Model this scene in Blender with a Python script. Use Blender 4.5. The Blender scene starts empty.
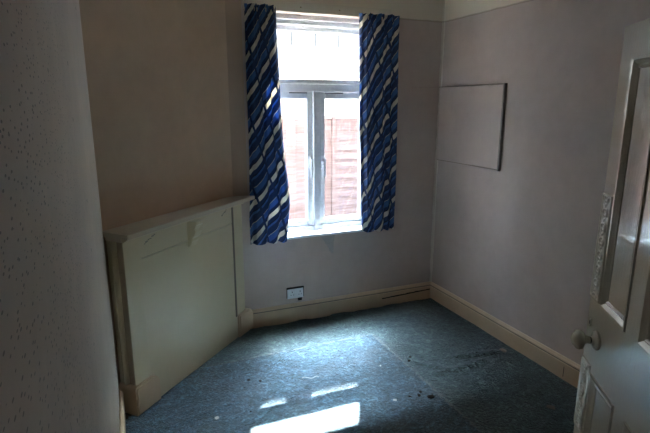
import bpy, bmesh, math, random
from mathutils import Vector, Matrix, noise
random.seed(7)
C = bpy.context.scene.collection
R = math.radians

# ------------------------------------------------------------------ helpers
def link(name, bm, mat, parent=None, smooth=False, loc=None):
    me = bpy.data.meshes.new(name)
    bmesh.ops.recalc_face_normals(bm, faces=bm.faces)
    bm.to_mesh(me); bm.free()
    if mat is not None: me.materials.append(mat)
    if smooth:
        for p in me.polygons: p.use_smooth = True
    o = bpy.data.objects.new(name, me); C.objects.link(o)
    if parent is not None: o.parent = parent
    if loc is not None: o.location = loc
    return o

def root(name, loc=(0, 0, 0), rz=0.0):
    o = bpy.data.objects.new(name, None); C.objects.link(o)
    o.location = loc; o.rotation_euler = (0, 0, rz); o.empty_display_size = .1
    return o

def tag(o, label=None, cat=None, group=None, kind=None):
    if label: o['label'] = label
    if cat: o['category'] = cat
    if group: o['group'] = group
    if kind: o['kind'] = kind
    return o

def box(bm, x0, x1, y0, y1, z0, z1, bev=0.0, seg=2):
    vs = [bm.verts.new((x, y, z)) for x in (x0, x1) for y in (y0, y1) for z in (z0, z1)]
    f = [(0, 1, 3, 2), (4, 6, 7, 5), (0, 4, 5, 1), (2, 3, 7, 6), (0, 2, 6, 4), (1, 5, 7, 3)]
    fs = [bm.faces.new([vs[i] for i in q]) for q in f]
    if bev > 0:
        es = list({e for q in fs for e in q.edges})
        bmesh.ops.bevel(bm, geom=es, offset=bev, segments=seg, affect='EDGES', profile=.5)

def boxes(*a, **k):
    bm = bmesh.new()
    for q in a: box(bm, *q, **k)
    return bm

def prism(bm, pts, z0, z1):
    lo = [bm.verts.new((p[0], p[1], z0)) for p in pts]; hi = [bm.verts.new((p[0], p[1], z1)) for p in pts]
    n = len(pts)
    bm.faces.new(lo); bm.faces.new(hi)
    for i in range(n): bm.faces.new((lo[i], lo[(i+1) % n], hi[(i+1) % n], hi[i]))

def extrude_profile(bm, prof, p0, p1, out, up=(0, 0, 1), m0=0.0, m1=0.0):
    """prof: (distance out, height) closed loop; p0->p1 run; m0,m1 mitre factors."""
    p0, p1, out, up = Vector(p0), Vector(p1), Vector(out).normalized(), Vector(up)
    d = (p1-p0).normalized()
    a = [bm.verts.new(p0+out*x+up*z+d*(x*m0)) for x, z in prof]
    b = [bm.verts.new(p1+out*x+up*z-d*(x*m1)) for x, z in prof]
    n = len(prof)
    bm.faces.new(a); bm.faces.new(b)
    for i in range(n): bm.faces.new((a[i], a[(i+1) % n], b[(i+1) % n], b[i]))

def lathe(bm, prof, M=Matrix(), seg=28):
    rings = []
    for r, h in prof:
        if r < 1e-6: rings.append([bm.verts.new(M @ Vector((0, 0, h)))])
        else: rings.append([bm.verts.new(M @ Vector((r*math.cos(2*math.pi*k/seg), r*math.sin(2*math.pi*k/seg), h))) for k in range(seg)])
    for a, b in zip(rings, rings[1:]):
        for k in range(seg):
            k2 = (k+1) % seg
            q = [a[k % len(a)], a[k2 % len(a)], b[k2 % len(b)], b[k % len(b)]]
            u = []
            for v in q:
                if v not in u: u.append(v)
            if len(u) > 2:
                try: bm.faces.new(u)
                except ValueError: pass

# ------------------------------------------------------------------ materials
def new_mat(name):
    m = bpy.data.materials.new(name); m.use_nodes = True
    nt = m.node_tree; b = nt.nodes['Principled BSDF']
    return m, nt, b

def N(nt, t, **kw):
    n = nt.nodes.new(t)
    for k, v in kw.items():
        if k.startswith('i_'):
            key = k[2:]
            n.inputs[int(key) if key.isdigit() else key.replace('_', ' ')].default_value = v
        else: setattr(n, k, v)
    return n

def ramp(nt, stops, interp='LINEAR'):
    r = nt.nodes.new('ShaderNodeValToRGB'); e = r.color_ramp; e.interpolation = interp
    while len(e.elements) < len(stops): e.elements.new(.5)
    for el, (p, c) in zip(e.elements, stops):
        el.position = p; el.color = (c[0], c[1], c[2], 1) if not isinstance(c, float) else (c, c, c, 1)
    return r

def mixc(nt, fac, a, b, mode='MIX'):
    m = nt.nodes.new('ShaderNodeMix'); m.data_type = 'RGBA'; m.blend_type = mode
    for sock, v in ((m.inputs[0], fac), (m.inputs[6], a), (m.inputs[7], b)):
        if hasattr(v, 'links'): nt.links.new(v, sock)
        elif isinstance(v, (int, float)): sock.default_value = v
        else: sock.default_value = (v[0], v[1], v[2], 1)
    return m.outputs[2]

def math_n(nt, op, a, b=0.0, c=None):
    m = nt.nodes.new('ShaderNodeMath'); m.operation = op
    for i, v in enumerate((a, b, c)):
        if v is None: continue
        if hasattr(v, 'links'): nt.links.new(v, m.inputs[i])
        else: m.inputs[i].default_value = v
    return m.outputs[0]

def pos(nt):
    g = nt.nodes.new('ShaderNodeNewGeometry'); s = nt.nodes.new('ShaderNodeSeparateXYZ')
    nt.links.new(g.outputs['Position'], s.inputs[0]); return g.outputs['Position'], s.outputs

def noise_n(nt, vec, scale, detail=4, rough=.55, dist=0.0):
    n = N(nt, 'ShaderNodeTexNoise'); n.inputs['Scale'].default_value = scale
    n.inputs['Detail'].default_value = detail; n.inputs['Roughness'].default_value = rough
    n.inputs['Distortion'].default_value = dist
    if vec is not None: nt.links.new(vec, n.inputs['Vector'])
    return n.outputs['Fac']

def bump(nt, h, b, strength=.3, dist=.01):
    bp = N(nt, 'ShaderNodeBump'); bp.inputs['Strength'].default_value = strength
    bp.inputs['Distance'].default_value = dist
    nt.links.new(h, bp.inputs['Height']); nt.links.new(bp.outputs[0], b.inputs['Normal'])

def wall_mat(name, base, top, mould=0.0, border=True, spots=False):
    m, nt, b = new_mat(name); P, s = pos(nt)
    n1 = noise_n(nt, P, 1.6, 5, .6); n2 = noise_n(nt, P, 11, 4, .6)
    dark = tuple(c*.86 for c in base)
    r1 = ramp(nt, [(.32, 0.0), (.68, 1.0)]); nt.links.new(n1, r1.inputs[0])
    col = mixc(nt, r1.outputs[0], dark, base)
    r2 = ramp(nt, [(.3, (.93, .93, .93)), (.7, (1, 1, 1))]); nt.links.new(n2, r2.inputs[0])
    col = mixc(nt, 1.0, col, r2.outputs[0], 'MULTIPLY')
    if border:
        edge = math_n(nt, 'ADD', s[2], math_n(nt, 'MULTIPLY', n2, .012))
        f = math_n(nt, 'MULTIPLY', math_n(nt, 'GREATER_THAN', edge, 2.353), math_n(nt, 'GREATER_THAN', s[0], -1.64))
        col = mixc(nt, f, col, top)
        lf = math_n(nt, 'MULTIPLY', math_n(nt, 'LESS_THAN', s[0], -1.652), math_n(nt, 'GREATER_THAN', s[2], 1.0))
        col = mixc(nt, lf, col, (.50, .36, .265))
        cr_ = math_n(nt, 'MULTIPLY', math_n(nt, 'GREATER_THAN', math_n(nt, 'MINIMUM', s[0], math_n(nt, 'ADD', s[0], s[1])), math_n(nt, 'MULTIPLY_ADD', noise_n(nt, P, 7, 3), -.04, .004)), math_n(nt, 'LESS_THAN', math_n(nt, 'ABSOLUTE', s[1]), .02))
        col = mixc(nt, math_n(nt, 'MULTIPLY', cr_, .6), col, (.80, .72, .62))
        g = math_n(nt, 'MULTIPLY', math_n(nt, 'GREATER_THAN', s[0], -1.64), math_n(nt, 'LESS_THAN', math_n(nt, 'ABSOLUTE', math_n(nt, 'SUBTRACT', edge, 2.353)), .006))
        col = mixc(nt, math_n(nt, 'MULTIPLY', g, .35), col, (.12, .09, .06))
    if mould > 0:
        mp = N(nt, 'ShaderNodeMapping'); mp.inputs['Scale'].default_value = (1, .36, .95)
        nt.links.new(P, mp.inputs[0])
        v = N(nt, 'ShaderNodeTexVoronoi'); v.inputs['Scale'].default_value = 110; v.inputs['Randomness'].default_value = 1
        nt.links.new(mp.outputs[0], v.inputs['Vector'])
        dens = noise_n(nt, P, 4.0, 3, .6)
        thr = ramp(nt, [(.30, 0.17), (.72, .25)]); nt.links.new(dens, thr.inputs[0])
        # damp specks thin out towards the fireplace
        fade = N(nt, 'ShaderNodeMapRange'); nt.links.new(s[1], fade.inputs['Value'])
        fade.inputs['From Min'].default_value = -2.4; fade.inputs['From Max'].default_value = -1.3
        fade.inputs['To Min'].default_value = 1.0; fade.inputs['To Max'].default_value = .35
        th = math_n(nt, 'MULTIPLY', thr.outputs[0], fade.outputs[0])
        sp = math_n(nt, 'LESS_THAN', v.outputs['Distance'], th)
        col = mixc(nt, math_n(nt, 'MULTIPLY', sp, mould*.65), col, (.05, .035, .025))
        v2 = N(nt, 'ShaderNodeTexVoronoi'); v2.inputs['Scale'].default_value = 7.0
        nt.links.new(P, v2.inputs['Vector'])
        sp2 = math_n(nt, 'LESS_THAN', v2.outputs['Distance'], .05)
        col = mixc(nt, math_n(nt, 'MULTIPLY', sp2, .8), col, (.05, .03, .02))
    nt.links.new(col, b.inputs['Base Color'])
    b.inputs['Roughness'].default_value = .85; b.inputs['Specular IOR Level'].default_value = .25
    bump(nt, noise_n(nt, P, 45, 3, .6), b, .12, .004)
    return m

def paint_mat(name, col, rough=.4, wear=.25, dirt=(.25, .14, .07), bs=.1, spec=.5, coat=0.0, brush=False):
    m, nt, b = new_mat(name); tc = N(nt, 'ShaderNodeTexCoord'); P = tc.outputs['Object']
    n1 = noise_n(nt, P, 6, 5, .65); r = ramp(nt, [(.35, 0.0), (.8, 1.0)]); nt.links.new(n1, r.inputs[0])
    c = mixc(nt, math_n(nt, 'MULTIPLY', r.outputs[0], wear), col, tuple(a*.6+d*.4 for a, d in zip(col, dirt)))
    n2 = noise_n(nt, P, 70, 3, .7); r2 = ramp(nt, [(.68, 0.0), (.74, 1.0)]); nt.links.new(n2, r2.inputs[0])
    c = mixc(nt, math_n(nt, 'MULTIPLY', r2.outputs[0], wear*.8), c, dirt)
    nt.links.new(c, b.inputs['Base Color']); b.inputs['Roughness'].default_value = rough
    b.inputs['Specular IOR Level'].default_value = spec
    if coat: b.inputs['Coat Weight'].default_value = coat; b.inputs['Coat Roughness'].default_value = .06
    if brush:
        mp = N(nt, 'ShaderNodeMapping'); mp.inputs['Scale'].default_value = (1, 1, .12); nt.links.new(P, mp.inputs[0])
        h = noise_n(nt, mp.outputs[0], 90, 4, .6); h2 = noise_n(nt, P, 22, 4, .6)
        bump(nt, math_n(nt, 'ADD', h, h2), b, bs, .004)
    else: bump(nt, noise_n(nt, P, 60, 3), b, bs, .003)
    return m

def plain(name, col, rough=.5, metal=0.0, spec=.5):
    m, nt, b = new_mat(name); tc = N(nt, 'ShaderNodeTexCoord')
    n = noise_n(nt, tc.outputs['Object'], 30, 3)
    r = ramp(nt, [(.3, tuple(c*.88 for c in col)), (.7, col)]); nt.links.new(n, r.inputs[0])
    nt.links.new(r.outputs[0], b.inputs['Base Color'])
    b.inputs['Roughness'].default_value = rough; b.inputs['Metallic'].default_value = metal
    b.inputs['Specular IOR Level'].default_value = spec
    return m

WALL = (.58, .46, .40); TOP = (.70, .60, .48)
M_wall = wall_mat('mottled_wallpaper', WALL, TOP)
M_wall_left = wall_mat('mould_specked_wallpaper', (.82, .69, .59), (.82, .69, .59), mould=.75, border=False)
M_breast = wall_mat('brown_tinged_wallpaper', (.64, .455, .325), (.64, .455, .325), border=False)
M_ceil = wall_mat('ceiling_paint', (.7, .67, .6), (.7, .67, .6), border=False)
M_skirt = paint_mat('cream_skirting_paint', (.66, .49, .33), .42, .45)
M_surround = paint_mat('cream_surround_paint', (.61, .51, .345), .33, .16, bs=.04)
M_shelf = paint_mat('worn_shelf_paint', (.56, .47, .36), .42, .35)
M_door = paint_mat('gloss_door_paint', (.58, .475, .36), .13, .12, bs=.32, coat=1.0, brush=True)
M_board = paint_mat('headboard_paint', (.66, .58, .47), .5, .3)
M_upvc = plain('white_plastic_frame', (.90, .91, .92), .3)
M_sill = plain('white_gloss_sill', (.85, .86, .86), .25)
M_gasket_and_shade = plain('dark_rubber_and_shade', (.03, .03, .035), .6)
M_white = plain('white_socket_plastic', (.8, .82, .84), .35)
M_dark = plain('dark_hole', (.02, .018, .016), .9)
M_knob = paint_mat('painted_knob', (.60, .52, .40), .2, .35, coat=.5)
M_metal = plain('tarnished_brass', (.30, .22, .12), .35, 1.0)
M_panelboard = paint_mat('painted_hatch', (.52, .435, .385), .6, .1)
M_crumb = plain('dark_crumb', (.03, .025, .02), .9)
M_chip = plain('plaster_chip', (.7, .68, .62), .8)
M_scrap = plain('torn_paper', (.30, .27, .23), .85)
M_scrapd_and_shade = plain('brown_edge_and_shade', (.22, .18, .15), .85)
M_boards = plain('bare_floorboards', (.07, .045, .03), .8)
M_render = plain('cream_render', (.80, .69, .56), .9)
M_roof = plain('grey_roof', (.15, .14, .14), .8)
M_stone = plain('patio_paving', (.10, .085, .07), .9)
M_brick = plain('outer_brick', (.16, .08, .06), .9)

# fence wood
M_fence, nt, b = new_mat('weathered_larch')
tc = N(nt, 'ShaderNodeTexCoord'); mp = N(nt, 'ShaderNodeMapping'); mp.inputs['Scale'].default_value = (1, 1, 14)
nt.links.new(tc.outputs['Object'], mp.inputs[0])
r = ramp(nt, [(.3, (.19, .125, .108)), (.7, (.30, .250, .225))]); nt.links.new(noise_n(nt, mp.outputs[0], 3, 5), r.inputs[0])
nt.links.new(r.outputs[0], b.inputs['Base Color']); b.inputs['Roughness'].default_value = .8

# glass: clear thin sheet
M_glass, nt, b = new_mat('window_glass'); nt.nodes.remove(b)
out = nt.nodes['Material Output']; t = N(nt, 'ShaderNodeBsdfTransparent'); g = N(nt, 'ShaderNodeBsdfGlossy')
g.inputs['Roughness'].default_value = .02; fr = N(nt, 'ShaderNodeLayerWeight'); fr.inputs['Blend'].default_value = .25
t.inputs['Color'].default_value = (.94, .97, .97, 1)
mx = N(nt, 'ShaderNodeMixShader'); nt.links.new(math_n(nt, 'MULTIPLY_ADD', math_n(nt, 'POWER', fr.outputs['Facing'], 4.0), .5, .035), mx.inputs[0])
nt.links.new(t.outputs[0], mx.inputs[1]); nt.links.new(g.outputs[0], mx.inputs[2]); nt.links.new(mx.outputs[0], out.inputs['Surface'])

# carpet
M_carpet, nt, b = new_mat('flecked_teal_carpet'); P, s = pos(nt)
big = noise_n(nt, P, 2.2, 5, .6); mid = noise_n(nt, P, 26, 5, .85, .8); fine = noise_n(nt, P, 75, 3, .8)
r = ramp(nt, [(.41, (.001, .003, .003)), (.47, (.008, .022, .022)), (.52, (.040, .082, .082)), (.58, (.15, .255, .25))])
nt.links.new(math_n(nt, 'ADD', math_n(nt, 'ADD', math_n(nt, 'MULTIPLY', noise_n(nt, P, 11, 4, .8, 1.0), .25), math_n(nt, 'MULTIPLY', mid, .45)), math_n(nt, 'MULTIPLY', fine, .30)), r.inputs[0])
rb = ramp(nt, [(.32, (.62, .66, .66)), (.68, (1.15, 1.12, 1.1))]); nt.links.new(big, rb.inputs[0])
col = mixc(nt, 1.0, r.outputs[0], rb.outputs[0], 'MULTIPLY')
# the part of the carpet once covered by furniture kept its bluer colour; its rim is pale with lint
jx = math_n(nt, 'MULTIPLY_ADD', noise_n(nt, P, 13, 4, .7), .05, -.025); jy = math_n(nt, 'MULTIPLY_ADD', noise_n(nt, P, 17, 4, .7), .04, -.02)
dx = math_n(nt, 'SUBTRACT', math_n(nt, 'ADD', s[0], jx), -.845); dy = math_n(nt, 'SUBTRACT', math_n(nt, 'ADD', s[1], jy), -.475)
inside = math_n(nt, 'MULTIPLY', math_n(nt, 'LESS_THAN', dx, 0.0), math_n(nt, 'LESS_THAN', dy, 0.0))
col = mixc(nt, 1.0, col, mixc(nt, inside, (1.05, .98, .84), (.88, 1.02, 1.42)), 'MULTIPLY')
rimd = math_n(nt, 'ABSOLUTE', math_n(nt, 'MAXIMUM', dx, dy))
rim = math_n(nt, 'MULTIPLY', math_n(nt, 'LESS_THAN', rimd, .011), math_n(nt, 'GREATER_THAN', noise_n(nt, P, 24, 4, .8), .47))
rim = math_n(nt, 'MULTIPLY', rim, math_n(nt, 'GREATER_THAN', s[1], -1.9))
col = mixc(nt, math_n(nt, 'MULTIPLY', rim, .55), col, (.24, .23, .20))
# pale lint and faint brown staining
v = N(nt, 'ShaderNodeTexVoronoi'); v.inputs['Scale'].default_value = 30; nt.links.new(P, v.inputs['Vector'])
lint = math_n(nt, 'MULTIPLY', math_n(nt, 'LESS_THAN', v.outputs['Distance'], .13), math_n(nt, 'GREATER_THAN', noise_n(nt, P, 9, 2), .53))
col = mixc(nt, math_n(nt, 'MULTIPLY', lint, .5), col, (.20, .20, .18))
st = ramp(nt, [(.56, 0.0), (.72, 1.0)]); nt.links.new(noise_n(nt, P, 3.1, 4, .7, .6), st.inputs[0])
col = mixc(nt, math_n(nt, 'MULTIPLY', st.outputs[0], .35), col, (.13, .11, .09))
fk = ramp(nt, [(.40, (.35, .35, .35)), (.50, (1, 1, 1)), (.62, (1.25, 1.25, 1.25))]); nt.links.new(noise_n(nt, P, 42, 3, .9), fk.inputs[0])
col = mixc(nt, 1.0, col, fk.outputs[0], 'MULTIPLY')
nt.links.new(col, b.inputs['Base Color']); b.inputs['Roughness'].default_value = .75
b.inputs['Specular IOR Level'].default_value = .3
b.inputs['Sheen Weight'].default_value = .5; b.inputs['Sheen Roughness'].default_value = .45
b.inputs['Sheen Tint'].default_value = (.75, .9, 1, 1)
bump(nt, math_n(nt, 'ADD', mid, fine), b, .9, .02)

# curtain cloth: slanting cream bands on navy, woven pattern follows the cloth coordinates
M_cloth, nt, b = new_mat('striped_curtain_cloth')
uv = N(nt, 'ShaderNodeUVMap'); sx = N(nt, 'ShaderNodeSeparateXYZ'); nt.links.new(uv.outputs[0], sx.inputs[0])
cc = math_n(nt, 'SUBTRACT', sx.outputs[1], math_n(nt, 'MULTIPLY', sx.outputs[0], .62))
cc = math_n(nt, 'FRACT', math_n(nt, 'DIVIDE', math_n(nt, 'ADD', cc, 3.0), .262))
NAVY = (.024, .052, .135); MID = (.065, .16, .40); DK = (.016, .028, .060); CR = (.70, .67, .58)
r = ramp(nt, [(0.0, CR), (.16, DK), (.20, NAVY), (.30, MID), (.50, CR), (.512, NAVY), (.74, MID), (.82, DK), (.86, NAVY)], 'CONSTANT')
nt.links.new(cc, r.inputs[0])
# bands are broken into lozenges along their length
al = math_n(nt, 'ADD', math_n(nt, 'MULTIPLY', sx.outputs[0], 1.0), math_n(nt, 'MULTIPLY', sx.outputs[1], .62))
br = math_n(nt, 'LESS_THAN', math_n(nt, 'FRACT', math_n(nt, 'DIVIDE', math_n(nt, 'ADD', al, 3.0), .31)), .10)
colr = mixc(nt, br, r.outputs[0], NAVY)
nt.links.new(colr, b.inputs['Base Color']); b.inputs['Roughness'].default_value = .62; b.inputs['Specular IOR Level'].default_value = .4
tr = N(nt, 'ShaderNodeBsdfTranslucent'); nt.links.new(colr, tr.inputs['Color'])
mx = N(nt, 'ShaderNodeMixShader'); mx.inputs[0].default_value = .22
nt.links.new(b.outputs[0], mx.inputs[1]); nt.links.new(tr.outputs[0], mx.inputs[2])
nt.links.new(mx.outputs[0], nt.nodes['Material Output'].inputs['Surface'])

# ------------------------------------------------------------------ room
XL, YH, ZC = -2.612, -4.6, 2.72
OX0, OX1, OZ0, OZ1 = -1.50, -.56, .68, 2.332      # window opening
WT = .27                                            # window wall thickness
def struct(name, bm, m, parent=None): return tag(link(name, bm, m, parent), kind='structure')

struct('floor', boxes((XL, 0, YH, 0, -.10, -.012)), M_boards)
struct('ceiling', boxes((XL-.1, .1, YH-.1, WT, ZC, ZC+.12)), M_ceil)
struct('wall_back', boxes((XL, OX0, 0, WT, -.1, ZC), (OX1, 0, 0, WT, -.1, ZC), (OX0, OX1, 0, WT, -.1, OZ0), (OX0, OX1, 0, WT, OZ1, ZC)), M_wall)
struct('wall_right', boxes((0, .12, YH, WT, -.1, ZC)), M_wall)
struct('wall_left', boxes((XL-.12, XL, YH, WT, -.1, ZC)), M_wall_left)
struct('wall_hall', boxes((XL, 0, YH-.12, YH, -.1, ZC)), M_wall)
struct('wall_near', boxes((-1.20, 0, -3.06, -2.96, -.012, ZC), (XL, -1.20, -3.06, -2.96, 2.02, ZC)), M_wall)
EY0, EY1 = WT+.0005, WT+.012
struct('trim_4', boxes((XL-.1, OX0, EY0, EY1, -.2, ZC), (OX1, .12, EY0, EY1, -.2, ZC), (OX0, OX1, EY0, EY1, -.2, OZ0), (OX0, OX1, EY0, EY1, OZ1, ZC)), M_brick)
# chimney breast cut across the corner
bm = bmesh.new(); prism(bm, [(XL, -.763), (-1.761, 0), (XL, 0)], -.012, ZC)
struct('wall_chimney_breast', bm, M_breast)

# skirting boards
SK = [(0, -.012), (.020, -.012), (.020, .108), (.013, .110), (.011, .114), (.012, .118), (.021, .120), (.021, .128), (.014, .134), (.008, .143), (0, .143)]
def skirt(name, p0, p1, out, m0=0, m1=0):
    bm = bmesh.new(); extrude_profile(bm, SK, p0, p1, out, m0=m0, m1=m1); return struct(name, bm, M_skirt)
skirt('baseboard_back', (-1.69, 0, 0), (0, 0, 0), (0, -1, 0), 0, 1)
o = skirt('baseboard_right', (0, 0, 0), (0, -2.96, 0), (-1, 0, 0), 1, 0)
link('joint_gap', boxes((-.0212, -.0195, -1.4935, -1.4905, .018, .086)), M_dark, o)
skirt('baseboard_left', (XL, -.80, 0), (XL, YH, 0), (1, 0, 0))
bb = bpy.data.objects['baseboard_back']
link('groove_shade', boxes((-1.66, -.012, -.0150, -.0115, .1095, .1150)), M_scrapd_and_shade, bb)  # dark brown strip paints in the shade under the skirting's top moulding
link('groove_shade', boxes((-.0150, -.0115, -2.3, -.012, .1095, .1150)), M_scrapd_and_shade, bpy.data.objects['baseboard_right'])  # same painted shade strip along the right skirting
# lath split running behind the right half of the back skirting
bm = bmesh.new(); 
for k in range(12):
    x0 = -.51+k*.041
    box(bm, x0, x0+.0415, -.0212, -.0195, .058+.0013*k+random.uniform(-.001, .001), .067+.0013*k+random.uniform(0, .004))
link('split_crack', bm, M_dark, bb)

# ------------------------------------------------------------------ carpet
def carpet_h(x, y):
    h = .004*noise.noise(Vector((x*2.2, y*2.2, 3)))+.0022*noise.noise(Vector((x*7, y*7, 1)))
    def ridge(ax, ay, bx, by, w, a):
        d = Vector((bx-ax, by-ay)); t = max(0, min(1, ((x-ax)*d.x+(y-ay)*d.y)/d.length_squared))
        q = (Vector((ax, ay))+d*t-Vector((x, y))).length
        return a*math.exp(-(q/w)**2)
    h += ridge(-.72, -1.14, -.32, -1.12, .018, .016)+ridge(-.45, -1.00, -.14, -1.06, .02, .018)+ridge(-.78, -.95, -.62, -1.12, .015, .010)
    h += ridge(-2.47, -1.05, -1.96, -.93, .014, .009)+ridge(-.35, -1.55, -.06, -1.45, .02, .01)+ridge(-.8, -1.9, -.3, -1.75, .02, .01)
    h += ridge(-1.72, -.47, -.86, -.475, .010, .004)+ridge(-.845, -.48, -.85, -1.7, .012, .005)
    return h
bm = bmesh.new(); NX, NY = 150, 190
ys = [-.006-(-(YH)-.006)*(j/NY)**1.25 for j in range(NY+1)]
g = []
for j, y in enumerate(ys):
    row = []
    for i in range(NX+1):
        x = XL+.001+(-.001-XL-.001)*i/NX
        yy = y
        if j < 4: yy = y-(4-j)/4*(.030+.045*max(-.6, noise.noise(Vector((x*6, 0, 9))))+.020*noise.noise(Vector((x*22, 0, 2))))
        z = carpet_h(x, yy)
        if j < 6: z = z*.5+.004*(1-j/6)*noise.noise(Vector((x*14, 5, 5)))
        if i == 0 or i == NX or j == NY: z = -.011
        row.append(bm.verts.new((x, yy, z-.0005)))
    g.append(row)
for j in range(NY):
    for i in range(NX):
        q = g[j][i].co
        if -math.sin(R(44.4))*(q.x+2.527)+math.cos(R(44.4))*(q.y+.869) > .055: continue      # cut round the fireplace
        bm.faces.new((g[j][i], g[j][i+1], g[j+1][i+1], g[j+1][i]))
edge = [bm.verts.new((v.co.x, v.co.y-.002, -.0118)) for v in g[0]]
for i in range(NX):
    if g[0][i].co.x > -1.70: bm.faces.new((edge[i], edge[i+1], g[0][i+1], g[0][i]))
bmesh.ops.delete(bm, geom=[v for v in bm.verts if not v.link_faces], context='VERTS')
carpet = link('carpet', bm, M_carpet, smooth=True)
tag(carpet, 'worn rucked dark teal flecked carpet covering the whole floor', 'carpet')

# ------------------------------------------------------------------ window
win = root('window_1', ((OX0+OX1)/2, .1, OZ0)); tag(win, kind='structure')
def W(name, bm, m, parent=None, smooth=False):
    # meshes are written in room coordinates; move them under the window's origin
    bmesh.ops.translate(bm, verts=bm.verts, vec=-Vector(win.location))
    return link(name, bm, m, parent or win, smooth)
GX0, GX1 = -1.40, -.66
def ring(bm, x0, x1, z0, z1, w, y0, y1, bev=.004):
    box(bm, x0, x0+w, y0, y1, z0, z1, bev); box(bm, x1-w, x1, y0, y1, z0, z1, bev)
    box(bm, x0+w, x1-w, y0, y1, z0, z0+w, bev); box(bm, x0+w, x1-w, y0, y1, z1-w, z1, bev)
bm = bmesh.new()
box(bm, OX0, OX0+.055, .11, .18, .70, OZ1, .005); box(bm, OX1-.055, OX1, .11, .18, .70, OZ1, .005)
box(bm, OX0+.055, OX1-.055, .11, .18, 2.268, OZ1, .005)        # head
box(bm, OX0+.055, OX1-.055, .12, .18, 1.795, 1.855, .006)     # transom bar
box(bm, OX0+.055, OX1-.055, .11, .18, .70, .738, .004)
W('window_frame', bm, M_upvc)
W('mullion', boxes((-1.09, -1.028, .098, .18, .702, 1.80), bev=.008), M_upvc)
bm = bmesh.new(); ring(bm, OX0+.057, OX1-.057, 1.857, 2.266, .036, .128, .178, .007)
ts = W('top_sash', bm, M_upvc)
def pane(x0, x1, z0, z1, par): return W('glass_pane', boxes((x0, x1, .160, .164, z0, z1)), M_glass, par)
pane(OX0+.085, OX1-.085, 1.885, 2.238, ts)
for xm in (-1.241, -1.048, -.856): W('glazing_bar', boxes((xm-.003, xm+.003, .154, .159, 2.130, 2.236)), M_gasket_and_shade, ts)
for x0, x1, s in ((OX0+.057, -1.086, -1), (-1.032, OX1-.057, 1)):
    bm = bmesh.new(); ring(bm, x0, x1, .740, 1.793, .048, .126, .178, .007)
    cs = W('casement_sash', bm, M_upvc)
    pane(x0+.044, x1-.044, .785, 1.75, cs)
    bm = bmesh.new(); ring(bm, x0+.046, x1-.046, .786, 1.747, .003, .150, .158, 0)
    W('gasket', bm, M_gasket_and_shade, cs)
    # lever handle
    hx = x1-.024 if s < 0 else x0+.030
    bm = bmesh.new(); box(bm, hx-.013, hx+.013, .112, .127, 1.20, 1.30, .004)
    box(bm, hx-.009, hx+.009, .088, .114, 1.262, 1.284, .004)
    prism_pts = [(hx-.008, .078), (hx+.008, .078), (hx+.008, .092), (hx-.008, .092)]
    prism(bm, prism_pts, 1.135, 1.285)
    W('handle', bm, M_white, cs)
    bm = bmesh.new()          # thin dark strip painting the shadow gap above the sash
    xa, xb = (x1-.19, x1-.05) if s < 0 else (x0+.05, x0+.20)
    box(bm, xa, xb, .118, .127, 1.783, 1.790)
    W('gap_shadow', bm, M_gasket_and_shade, cs)
bm = boxes((OX0, OX1, -.001, .125, .682, .7025), (OX0-.03, OX1+.03, -.022, 0, .680, .7025), bev=.003)
W('window_sill', bm, M_sill)
# moulded lining round the head of the opening
bm = boxes((OX0, OX1, .055, .110, 2.300, OZ1), (OX0, OX1, .085, .110, 2.268, 2.300), bev=.003)
W('head_lining', bm, M_upvc)
# outside brick reveal lining kept simple
struct('trim_1', boxes((OX0-.115, OX0-.001, -.014, -.0005, .682, 2.330)), M_board)      # side board left of the window
hb = struct('trim_2', boxes((-1.638, -.498, -.022, -.0005, 2.333, 2.402), bev=.003), M_board)
for x in (-1.23, -.93): 
    bm = bmesh.new(); lathe(bm, [(0, 0), (.005, 0), (.005, .003), (0, .004)], Matrix.Translation((x, -.022, 2.368)) @ Matrix.Rotation(R(90), 4, 'X'), 10)
    link('nail', bm, M_metal, hb)

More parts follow.
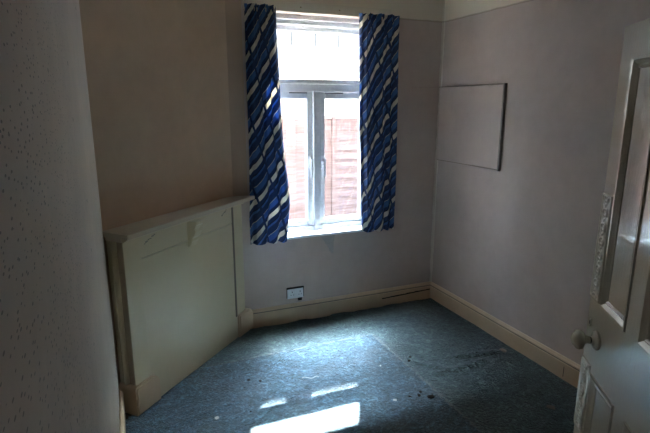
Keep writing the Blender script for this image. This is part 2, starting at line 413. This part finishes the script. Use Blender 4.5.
# ------------------------------------------------------------------ curtains
def lerp_table(tab, z):
    for (z0, a), (z1, b2) in zip(tab, tab[1:]):
        if z >= z1: return a+(b2-a)*(z0-z)/(z0-z1)
    return tab[-1][1]
def curtain(tabL, tabR, zt, zb, folds, seed, label, bulge, width, yo=-.068):
    rnd = random.Random(seed); bm = bmesh.new(); uvl = bm.loops.layers.uv.new('UVMap')
    nu, nv = 150, 90; ph = rnd.uniform(0, 6); gr = []; uvs = {}
    for j in range(nv+1):
        v = j/nv; row = []
        for i in range(nu+1):
            u = i/nu
            zz = zt+(zb-zt)*v
            xl, xr = lerp_table(tabL, zz), lerp_table(tabR, zz)
            # uneven fold spacing
            uu = u+.045*math.sin(2*math.pi*u*1.0+ph)+.02*math.sin(2*math.pi*u*3+ph*2+v*1.5)
            amp = (.016+.008*v)*(1-.35*math.exp(-((u-.5)/.8)**2))
            w_ = math.sin(2*math.pi*folds*uu+.5*math.sin(3*v+ph)); y = yo+amp*(abs(w_)**.7*(1 if w_ > 0 else -1))+.003*math.sin(2*math.pi*(folds*2.7)*u+2*v+ph)
            y += .006*noise.noise(Vector((u*6, v*9, seed)))+bulge(u, v)
            y += (.007*math.exp(-(v/.13)**2)+.0015)*math.sin(2*math.pi*11*u+ph)
            x = xl+(xr-xl)*u+.004*math.cos(2*math.pi*folds*uu+.5*math.sin(3*v+ph))*math.sin(math.pi*u)
            scal = .003*math.cos(2*math.pi*folds*u+ph)*(1-v)**8
            if v < .06: scal += -.004*abs(math.sin(math.pi*folds*u))*(1-v/.06)
            z = zz+scal+.004*math.sin(2*math.pi*folds*uu)*v**6
            vt = bm.verts.new((x, min(y, -.032), z)); row.append(vt); uvs[vt] = (u*width, zz+.006*noise.noise(Vector((u*5, v*4, seed+4))))
        gr.append(row)
    for j in range(nv):
        for i in range(nu):
            f = bm.faces.new((gr[j][i], gr[j+1][i], gr[j+1][i+1], gr[j][i+1]))
            for l in f.loops: l[uvl].uv = uvs[l.vert]
    r = root('curtain', (tabL[0][1], yo, zb)); tag(r, label, 'curtain', 'window curtains')
    # hem strip is a separate part
    bmesh.ops.translate(bm, verts=bm.verts, vec=-Vector(r.location))
    o = link('cloth', bm, M_cloth, r, smooth=True)
    sol = o.modifiers.new('thickness', 'SOLIDIFY'); sol.thickness = .0016
    bm = bmesh.new()
    nh = 60; a = []
    for i in range(nh+1):
        u = i/nh; uu = u+.045*math.sin(2*math.pi*u+ph)+.02*math.sin(2*math.pi*u*3+ph*2)
        y = yo+.016*.9*math.sin(2*math.pi*folds*uu+ph*0)+.010
        x = tabL[0][1]+(tabR[0][1]-tabL[0][1])*u
        a.append((x, min(y, -.028), zt-.022))
    for (x, y, z) in a: pass
    for p, q in zip(a, a[1:]):
        vs = [bm.verts.new(w) for w in ((p[0], p[1], p[2]), (q[0], q[1], q[2]), (q[0], q[1], q[2]-.025), (p[0], p[1], p[2]-.025))]
        bm.faces.new(vs)
    bmesh.ops.remove_doubles(bm, verts=bm.verts, dist=1e-5)
    bmesh.ops.translate(bm, verts=bm.verts, vec=-Vector(r.location))
    t = link('header_tape', bm, M_board, r); t['label'] = 'pale gathering tape'
    s2 = t.modifiers.new('thickness', 'SOLIDIFY'); s2.thickness = .0015
    return r
curtain([(2.36, -1.64), (2.0, -1.645), (1.6, -1.645), (1.28, -1.642), (.98, -1.646), (.87, -1.655), (.68, -1.656)],
        [(2.37, -1.420), (2.2, -1.420), (1.87, -1.405), (1.555, -1.397), (1.34, -1.382), (1.15, -1.358), (.98, -1.345), (.81, -1.362), (.68, -1.376)],
        2.362, .684, 3.0, 3, 'blue and cream striped curtain left of the window, bellying out above the sill',
        lambda u, v: -.02*math.exp(-((v-.78)/.13)**2)*math.sin(math.pi*u)+.034*max(0, 1-u/.25)*math.exp(-((v-.79)/.15)**2), .62)
curtain([(2.36, -.783), (1.73, -.772), (1.28, -.756), (.69, -.737)],
        [(2.36, -.455), (2.03, -.459), (1.66, -.453), (1.1, -.443), (.69, -.446)],
        2.358, .690, 3.5, 8, 'blue and cream striped curtain hanging straight right of the window',
        lambda u, v: 0.0, .85)

# ------------------------------------------------------------------ fireplace surround (local x along front, local -y out of the breast)
AX, AY, AZ = -2.527, -.869, R(44.4)
fs = root('fireplace_surround', (AX, AY, 0), AZ)
tag(fs, 'cream painted boarded-up fireplace surround with mantel shelf across the left corner', 'fireplace surround')
def F(name, bm, m=None, parent=None, smooth=False): return link(name, bm, m or M_surround, parent or fs, smooth)
bm = boxes((.12, 1.05, .0135, .030, .0, .877), (.12, 1.05, .0135, .030, .882, 1.01), (.12, 1.05, .030, .040, 0, 1.01))
F('panel', bm)
def breast(t): return .143-.058*t/1.1        # local y of the breast behind the surround at t
for t0, t1, p0, p1 in ((.020, .140, 0.0, .188), (1.042, 1.150, 1.040, 1.228)):
    left = t0 < .5
    bm = boxes((t0, t1, .012, .055 if left else .06, .14, 1.012), bev=.004)
    pil = F('pilaster', bm)
    if left:
        F('side_strip', boxes((t0-.003, t0, .014, .052, .18, 1.0)), plain('worn_brown_edge', (.34, .26, .18), .6), pil)['label'] = 'brown worn side edge'
        F('return_board', boxes((.055, .075, .055, .118, 0, 1.01)), None, pil)
        bm = bmesh.new(); lathe(bm, [(0, .165), (.022, .165), (.022, 1.012), (0, 1.012)], Matrix.Translation((.032, .078, 0)), 20)
        F('half_round_moulding', bm, None, pil, True)
        bm = bmesh.new(); box(bm, .018, .05, .100, .125, 0, 1.012, .003); F('back_strip', bm, None, pil)
        yb = .122
    else: yb = .035
    bm = bmesh.new()
    a = [(p0, 0), (p1, 0), (p1, .125), (p1-.010, .150), (p1-.028, .168), (p1-.05, .176), (p0+.014, .176), (p0+.004, .168), (p0, .155)]
    lo = [bm.verts.new((x, -.010, z)) for x, z in a]; hi = [bm.verts.new((x, yb, z)) for x, z in a]
    bm.faces.new(lo); bm.faces.new(hi)
    for i in range(len(a)): bm.faces.new((lo[i], lo[(i+1) % len(a)], hi[(i+1) % len(a)], hi[i]))
    bmesh.ops.bevel(bm, geom=[e for e in bm.edges if all(v.co.y < .001 for v in e.verts)], offset=.009, segments=2, affect='EDGES')
    F('plinth_block', bm, M_skirt, pil)
    if not left: F('return_board', boxes((1.10, 1.130, .055, .066, 0, 1.01)), None, pil)
# narrow bead beside each pilaster
F('bead', boxes((1.020, 1.036, .008, .018, .17, 1.0), bev=.002), M_scrapd_and_shade)
# mantel shelf
bm = bmesh.new(); prism(bm, [(-.006, -.055), (1.214, -.066), (1.17, .030), (1.13, .062), (1.09, .083), (-.002, .142)], 1.027, 1.053)
bmesh.ops.bevel(bm, geom=[e for e in bm.edges if all(v.co.y < -.01 for v in e.verts)], offset=.005, segments=2, affect='EDGES')
shelf = F('mantel_shelf', bm, M_shelf)
bm = bmesh.new()
PR = [(0, 0), (.018, 0), (.020, .006), (.030, .010), (.042, .020), (.044, .028), (0, .028)]
extrude_profile(bm, PR, (.012, .012, 1.002), (1.150, .012, 1.002), (0, -1, 0))
F('shelf_moulding', bm, None, shelf)
bm = boxes((.008, .05, .014, .12, 1.004, 1.030), bev=.003); F('end_moulding', bm, M_shelf, shelf)
# the one remaining corbel
bm = bmesh.new()
pf = [(.016, 1.003), (-.058, 1.003), (-.060, .985), (-.046, .975), (-.040, .955), (-.048, .938), (-.036, .912), (-.016, .893), (-.020, .878), (-.010, .864), (.000, .842), (.016, .840)]
a = [bm.verts.new((.535, y, z)) for y, z in pf]; b2 = [bm.verts.new((.605, y, z)) for y, z in pf]
bm.faces.new(a); bm.faces.new(b2)
for i in range(len(pf)): bm.faces.new((a[i], a[(i+1) % len(pf)], b2[(i+1) % len(pf)], b2[i]))
bmesh.ops.bevel(bm, geom=[e for e in bm.edges if abs(e.verts[0].co.x-e.verts[1].co.x) < 1e-4], offset=.003, segments=1, affect='EDGES')
F('corbel', bm)
# glue scars left by the missing corbels
for tx, ln in ((.17, .09), (.90, .06)):
    bm = bmesh.new(); 
    for k in range(9):
        x = tx+ln*k/9; z = .955+.035*k/9+random.uniform(-.004, .004)
        box(bm, x, x+ln/9*.9, .0125, .0146, z, z+random.uniform(.004, .011))
    s = F('glue_scar', bm, M_scrap); s['label'] = 'brownish scar where a corbel was'

# ------------------------------------------------------------------ wall hatch, socket, pipe boxing
h = root('wall_hatch', (0, -.38, 1.243)); tag(h, 'square painted hatch board standing proud of the right wall', 'hatch')
bm = boxes((-.020, -.002, -.376, .366, .004, .590), bev=.002)
link('hatch_board', bm, M_wall, h)
link('edge_strip', boxes((-.024, -.001, -.392, -.378, -.006, .600), bev=.001), plain('grey_edge_strip', (.24, .20, .175), .7), h)['label'] = 'darker grey edge strip'
link('top_batten', boxes((-.023, -.001, -.378, .370, .594, .599), bev=.001), M_scrapd_and_shade, h)
link('bottom_batten', boxes((-.014, -.001, -.378, .366, -.001, .003), bev=.001), M_scrapd_and_shade, h)
tag(link('wall_batten', boxes((-.290, -.024, -.006, -.0003, 1.790, 1.836), bev=.002), M_wall), 'thin painted-over batten on the window wall meeting the hatch corner', 'batten')

so = root('wall_socket', (-1.295, 0, .182)); tag(so, 'double white plug socket just above the skirting under the window', 'socket')
link('back_box', boxes((-.072, .072, -.012, -.0005, .010, .098), bev=.002), M_dark, so)
link('face_plate', boxes((-.072, .064, -.020, -.012, .008, .088), bev=.004), M_white, so)
for cx in (-.030, .036):
    for q in ((cx-.003, cx+.003, .058, .068), (cx-.014, cx-.008, .036, .041), (cx+.008, cx+.014, .036, .041)):
        link('pin_hole', boxes((q[0], q[1], -.0212, -.0198, q[2], q[3])), M_gasket_and_shade, so)
for cx in (-.012, .054): link('rocker_switch', boxes((cx-.005, cx+.005, -.024, -.0195, .066, .082), bev=.001), M_white, so)
link('cable_stub', boxes((.020, .052, -.022, -.004, -.016, .010), bev=.004), M_dark, so)['label'] = 'dark stub of cable below the plate'

# peeling scrap of paper below the sill
bm = bmesh.new(); nv = 10; rows = []
for j in range(nv+1):
    t = j/nv; row = []
    xa = -1.075+(-.982+1.075)*t**.8; xb = -.955-.010*t
    for i in range(5):
        s = i/4; row.append(bm.verts.new((xa+(xb-xa)*s+random.uniform(-.003, .003), -.0025-.006*s*t*random.uniform(.6, 1), .672-.152*t+random.uniform(-.002, .002))))
    rows.append(row)
for j in range(nv):
    for i in range(4): bm.faces.new((rows[j][i], rows[j][i+1], rows[j+1][i+1], rows[j+1][i]))
ps = link('wallpaper_scrap', bm, plain('grey_paper_scrap', (.44, .38, .35), .9)); ps.modifiers.new('t', 'SOLIDIFY').thickness = .001
tag(ps, 'small pointed grey scrap of peeling paper under the window sill', 'paper scrap')

# ------------------------------------------------------------------ door
DW = .70; ED = Vector((-.921, -2.306)); dd = Vector((math.sin(R(31)), math.cos(R(31))))
hg = ED-dd*DW
door = root('door_1', (hg.x, hg.y, 0), R(59)); tag(door, kind='structure')
def D(name, bm, m=None, parent=None, smooth=False): return link(name, bm, m or M_door, parent or door, smooth)
T = .040
S = lambda s: DW-s            # s measured from the latch edge
px = [(S(.285), S(.094)), (DW-.60, DW-.375)]
zl = [(.20, .735), (1.005, 1.842)]
bm = bmesh.new()
cuts_x = [0, px[1][0], px[1][1], px[0][0], px[0][1], DW]
box(bm, cuts_x[0], cuts_x[1], -T, 0, .008, 1.95); box(bm, cuts_x[2], cuts_x[3], -T, 0, .008, 1.95); box(bm, cuts_x[4], cuts_x[5], -T, 0, .008, 1.95)
for a, b3 in px:
    for z0, z1 in ((.008, .20), (.735, 1.005), (1.842, 1.95)): box(bm, a, b3, -T, 0, z0, z1)
leaf = D('door_leaf', bm)
for a, b3 in px:
    for z0, z1 in zl:
        p = D('door_panel', boxes((a+.001, b3-.001, -.028, -.009, z0+.001, z1-.001)))
        MP = [(0, -.010), (.033, -.010), (.031, -.006), (.025, -.003), (.019, -.006), (.012, -.001), (.006, .004), (-.003, .005), (-.005, 0), (0, 0)]
        bm = bmesh.new()
        # profile: (distance into panel, height along local y)
        c4 = [(a, z0), (b3, z0), (b3, z1), (a, z1)]
        loops = []
        for (cx, cz), (sx_, sz_) in zip(c4, ((1, 1), (-1, 1), (-1, -1), (1, -1))):
            loops.append([bm.verts.new((cx+sx_*d_, h_, cz+sz_*d_)) for d_, h_ in MP])
        for k in range(4):
            A_, B_ = loops[k], loops[(k+1) % 4]
            for i in range(len(MP)): bm.faces.new((A_[i], A_[(i+1) % len(MP)], B_[(i+1) % len(MP)], B_[i]))
        D('panel_moulding', bm, None, p)
# raised ornamental finger plates on the latch stile
def ornament(u, v, w, hgt):
    """relief height of scrolling leaf decoration, u 0..1 across, v metres up"""
    x = (u-.5)*2; e = 0.0
    if abs(x) > .86: return .0035
    ph = v/.052*math.pi
    e += .0030*max(0, 1-abs(x-.42*math.sin(ph))/.20)
    e += .0026*max(0, 1-abs(x+.42*math.sin(ph))/.14)
    cyc = (v % .052)-.026
    r2 = math.hypot(x*.03, cyc); e += .0032*math.exp(-((r2-.012)/.0035)**2)+.003*math.exp(-(r2/.005)**2)
    e += .0010*noise.noise(Vector((x*4, v*90, 2)))
    return e
for z0, z1 in ((1.008, 1.398), (.474, .766)):
    bm = bmesh.new(); s0, s1 = .001, .080; nx, nz = 26, 150; gr = []
    for j in range(nz+1):
        row = []
        for i in range(nx+1):
            u = i/nx; v = (z1-z0)*j/nz
            hh = .003+(.0035 if (v < .012 or v > z1-z0-.012) else ornament(u, v-(z1-z0)/2+5.2, s1-s0, z1-z0))
            if i in (0, nx) or j in (0, nz): hh = 0
            row.append(bm.verts.new((S(s1)+(s1-s0)*u, hh, z0+v)))
        gr.append(row)
    for j in range(nz):
        for i in range(nx): bm.faces.new((gr[j][i], gr[j][i+1], gr[j+1][i+1], gr[j+1][i]))
    o = D('finger_plate', bm, None, None, True); o['label'] = 'raised scrollwork finger plate, painted over'
# knob and rose
kx, kz = S(.098), .876
Mk = Matrix.Translation((kx, 0, kz)) @ Matrix.Rotation(R(-90), 4, 'X')
bm = bmesh.new(); lathe(bm, [(0, 0), (.029, 0), (.029, .004), (.026, .008), (.016, .010), (.012, .014), (.012, .018), (0, .018)], Mk)
rose = D('rose', bm, M_knob, None, True)
bm = bmesh.new(); lathe(bm, [(0, .018), (.009, .018), (.009, .022), (0, .022)], Mk); D('spindle', bm, M_dark, rose, True)
bm = bmesh.new(); lathe(bm, [(0, .022), (.011, .022), (.011, .030), (.012, .036), (.020, .040), (.0275, .046), (.030, .054), (.028, .062), (.021, .067), (.017, .072), (.008, .076), (0, .077)], Mk, 32)
D('door_knob', bm, M_knob, None, True)
bm = bmesh.new(); lathe(bm, [(0, 0), (.0075, 0), (.0075, .003), (.005, .005), (0, .005)], Matrix.Translation((S(.032), 0, .917)) @ Matrix.Diagonal((1, 1, 2.2, 1)) @ Matrix.Rotation(R(-90), 4, 'X'), 20)
esc = D('escutcheon', bm, M_knob, None, True)
D('keyhole', boxes((S(.032)-.0018, S(.032)+.0018, .0048, .0056, .909, .924)), M_dark, esc)
for nm in ('rose', 'spindle', 'door_knob'):
    ob = bpy.data.objects[nm]
    for v_ in ob.data.vertices:
        v_.co = Vector((kx+(v_.co.x-kx)*1.2, v_.co.y*1.12, kz+(v_.co.z-kz)*1.2))
for z in (.22, 1.02, 1.74): D('hinge', boxes((-.006, .004, -.006, .004, z, z+.09), bev=.002), M_metal)
# frame the door hangs from
fx = hg.x
struct('trim_3', boxes((-1.285, -1.20, -3.08, -2.94, 0.0, 2.02), (-2.58, -1.20, -3.08, -2.94, 1.985, 2.02), bev=.003), M_skirt)

# ------------------------------------------------------------------ debris on the carpet
def blob(name, x, y, r, mat, flat=.5, seed=0, stretch=1.0, rz=0.0):
    bm = bmesh.new(); bmesh.ops.create_icosphere(bm, subdivisions=2, radius=1)
    for v in bm.verts:
        k = 1+.45*noise.noise(v.co*1.7+Vector((seed*3.1, 0, seed)))
        v.co = Vector((v.co.x*r*k*stretch, v.co.y*r*k, v.co.z*r*flat*k))
    zmin = min(v.co.z for v in bm.verts)
    bmesh.ops.translate(bm, verts=bm.verts, vec=(0, 0, -zmin-.001))
    o = link(name, bm, mat, loc=(x, y, carpet_h(x, y)-.0005)); o.rotation_euler = (0, 0, rz)
    return o
deb = [
 ('crumb', -.912, -1.345, .018, M_crumb, 'largest dark crumb of the cluster right of the sunlit patch'),
 ('crumb', -.965, -1.300, .010, M_crumb, 'small dark crumb just left of the largest crumb'),
 ('crumb', -.935, -1.272, .008, M_crumb, 'dark crumb furthest back in the cluster on the carpet'),
 ('crumb', -1.020, -1.285, .007, M_crumb, 'dark crumb on the left end of the cluster'),
 ('crumb', -.800, -.925, .010, M_crumb, 'dark speck of debris on the seam right of the bright carpet'),
 ('crumb', -.765, -.885, .008, M_crumb, 'small dark speck behind the other one on the carpet seam'),
 ('crumb', -1.800, -.780, .008, M_crumb, 'dark speck on the carpet in front of the fireplace panel'),
 ('crumb', -1.865, -.742, .009, M_crumb, 'dark crumb on the carpet nearest the right pilaster'),
 ('crumb', -1.934, -1.068, .006, M_crumb, 'tiny dark speck between the white flake and the sunlight'),
 ('flake', -2.121, -1.052, .012, M_chip, 'whitish flake lying in front of the fireplace'),
 ('flake', -1.119, -1.282, .010, M_chip, 'pale flake just right of the large sunlit patch'),
 ('flake', -1.010, -.905, .006, M_chip, 'tiny white flake in the middle of the bright carpet'),
 ('flake', -.110, -1.060, .022, M_scrap, 'brownish flat flake near the right skirting board'),
 ('flake', -.330, -1.690, .020, M_scrap, 'dull flake on the carpet beside the door'),
]
for k, (nm, x, y, r_, m_, lb) in enumerate(deb):
    o = blob(nm, x, y, r_, m_, .45 if nm == 'crumb' else .22, k+1, 1.3, k*.9)
    tag(o, lb, 'debris', 'bits of debris on the carpet')
bm = bmesh.new(); pts = []
for k in range(31):
    t = k/30; x = -1.545+.105*t; y = -.850-.028*t+.010*math.sin(9*t); pts.append(Vector((x, y, carpet_h(x, y)+.0012)))
prev = None
for k, p in enumerate(pts):
    d = (pts[min(k+1, 30)]-pts[max(k-1, 0)]).normalized(); sd = d.cross(Vector((0, 0, 1))).normalized()
    rg = [bm.verts.new(p+(sd*math.cos(a)+Vector((0, 0, 1))*math.sin(a))*.0017) for a in (0, 1.257, 2.513, 3.77, 5.027)]
    if prev:
        for i in range(5): bm.faces.new((prev[i], prev[(i+1) % 5], rg[(i+1) % 5], rg[i]))
    prev = rg
o = link('thread', bm, M_chip, smooth=True)
tag(o, 'thin pale loose thread curled on the bright carpet', 'thread')

# ------------------------------------------------------------------ outside
struct('ground', boxes((-14, 16, WT+.001, 22, -.35, -.20)), M_stone)
fence = root('wooden_fence', (-.6, 1.45, -.2)); tag(fence, 'pinkish overlapped board garden fence seen through the window', 'fence')
FX = [(-2.72, -.90), (-.80, 1.02), (1.12, 2.94)]
for x0, x1 in FX:
    bm = bmesh.new(); k = 0; z = .05
    while z < 1.70:
        y = .006*((k % 2)); vs = []
        wob = [random.uniform(-.006, .006) for _ in range(7)]
        for i in range(6):
            xa = x0+(x1-x0)*i/6; xb = x0+(x1-x0)*(i+1)/6
            q = [(xa, -.004, z+wob[i]), (xb, -.004, z+wob[i+1]), (xb, .016, z+.125+wob[i+1]*.3), (xa, .016, z+.125+wob[i]*.3)]
            f1 = [bm.verts.new((a_+.6, b_-.010+y*0, c_)) for a_, b_, c_ in q]; f2 = [bm.verts.new((a_+.6, b_, c_)) for a_, b_, c_ in q]
            bm.faces.new(f1); bm.faces.new(f2)
            for i2 in range(4): bm.faces.new((f1[i2], f1[(i2+1) % 4], f2[(i2+1) % 4], f2[i2]))
        z += .105; k += 1
    pn = link('fence_panel', bm, M_fence, fence)
    nb = 4
    for i in range(nb+1):
        xb = x0+.6+(x1-x0)*i/nb
        link('batten', boxes((xb-.018, xb+.018, -.038, -.014, .03, 1.76)), M_fence, pn)
    link('cap', boxes((x0+.6, x1+.6, -.03, .03, 1.76, 1.785)), M_fence, pn)
for xp in (-.85, 1.07): link('post', boxes((xp+.555, xp+.645, -.045, .045, 0, 1.83), bev=.006), M_fence, fence)
# neighbouring house that keeps the low sun off the lower half of the window
HX0, HX1, HY, HZ = -7, 12, 5.4, 9.44
hs = root('neighbour_house', (2, HY, -.2)); tag(hs, 'tall pale rendered house wall beyond the fence, bright through the window', 'house')
link('wall', boxes((HX0-2, HX1-2, 0, 6, 0, HZ-.5+.2)), M_render, hs)
bm = bmesh.new()
pf = [(-.12, HZ-.32), (3, HZ+1.4), (6.12, HZ-.32)]
a = [bm.verts.new((HX0-2.2, y, z)) for y, z in pf]; b2 = [bm.verts.new((HX1-1.8, y, z)) for y, z in pf]
bm.faces.new(a); bm.faces.new(b2)
for i in range(3): bm.faces.new((a[i], a[(i+1) % 3], b2[(i+1) % 3], b2[i]))
link('roof', bm, M_roof, hs)

# ------------------------------------------------------------------ light
SD = Vector((.48, 1.0, 1.40)).normalized()          # towards the sun
sun = bpy.data.lights.new('sun', 'SUN'); sun.energy = 60; sun.angle = R(.8); sun.color = (1, .95, .88)
so_ = bpy.data.objects.new('sun', sun); C.objects.link(so_); so_.location = SD*20
so_.rotation_euler = SD.to_track_quat('Z', 'Y').to_euler()
w = bpy.data.worlds.new('world'); bpy.context.scene.world = w; w.use_nodes = True
nt = w.node_tree; bg = nt.nodes['Background']
sky = nt.nodes.new('ShaderNodeTexSky'); sky.sky_type = 'NISHITA'; sky.sun_disc = False
sky.sun_elevation = math.asin(SD.z); sky.sun_rotation = math.atan2(SD.x, SD.y)
sky.air_density = 1.4; sky.dust_density = 6.0; sky.ozone_density = 1.5
# hazy bright sky around the sun
tcw = N(nt, 'ShaderNodeTexCoord'); dt = N(nt, 'ShaderNodeVectorMath', operation='DOT_PRODUCT')
nt.links.new(tcw.outputs['Generated'], dt.inputs[0]); dt.inputs[1].default_value = Vector((.42, .92, 1.55)).normalized()
ang = math_n(nt, 'ARCCOSINE', dt.outputs['Value'])
dt2 = N(nt, 'ShaderNodeVectorMath', operation='DOT_PRODUCT')
nt.links.new(tcw.outputs['Generated'], dt2.inputs[0]); dt2.inputs[1].default_value = Vector((.42, 1.0, 1.66)).normalized()
ang2 = math_n(nt, 'ARCCOSINE', dt2.outputs['Value'])
au = math_n(nt, 'EXPONENT', math_n(nt, 'MULTIPLY', math_n(nt, 'POWER', math_n(nt, 'DIVIDE', ang, R(23)), 2.0), -1.0))
au2 = math_n(nt, 'EXPONENT', math_n(nt, 'MULTIPLY', math_n(nt, 'POWER', math_n(nt, 'DIVIDE', ang2, R(9)), 2.0), -1.0))
au = math_n(nt, 'ADD', au, math_n(nt, 'MULTIPLY', au2, 1.45))
hz = mixc(nt, 1.0, (84.0, 105.0, 132.0), (1, 1, 1), 'MULTIPLY'); ml = N(nt, 'ShaderNodeVectorMath', operation='SCALE')
nt.links.new(hz, ml.inputs[0]); nt.links.new(au, ml.inputs['Scale'])
ad = N(nt, 'ShaderNodeVectorMath', operation='ADD'); ml2 = N(nt, 'ShaderNodeVectorMath', operation='SCALE'); nt.links.new(sky.outputs[0], ml2.inputs[0]); ml2.inputs['Scale'].default_value = .5; nt.links.new(ml2.outputs[0], ad.inputs[0]); nt.links.new(ml.outputs[0], ad.inputs[1])
nt.links.new(ad.outputs[0], bg.inputs['Color']); bg.inputs['Strength'].default_value = 1.0

# ------------------------------------------------------------------ camera
cam = bpy.data.cameras.new('camera'); co = bpy.data.objects.new('camera', cam); C.objects.link(co)
cam.sensor_width = 36; cam.lens = 490.885/650*36; cam.clip_start = .02
co.location = (-2.4893, -3.5104, 1.70); co.rotation_euler = (R(90-12.854), 0, -R(22.499))
sc = bpy.context.scene; sc.camera = co
sc.view_settings.view_transform = 'Standard'; sc.view_settings.look = 'None'
sc.view_settings.gamma = 1; sc.view_settings.use_curve_mapping = False
sc.view_settings.exposure = 2.35
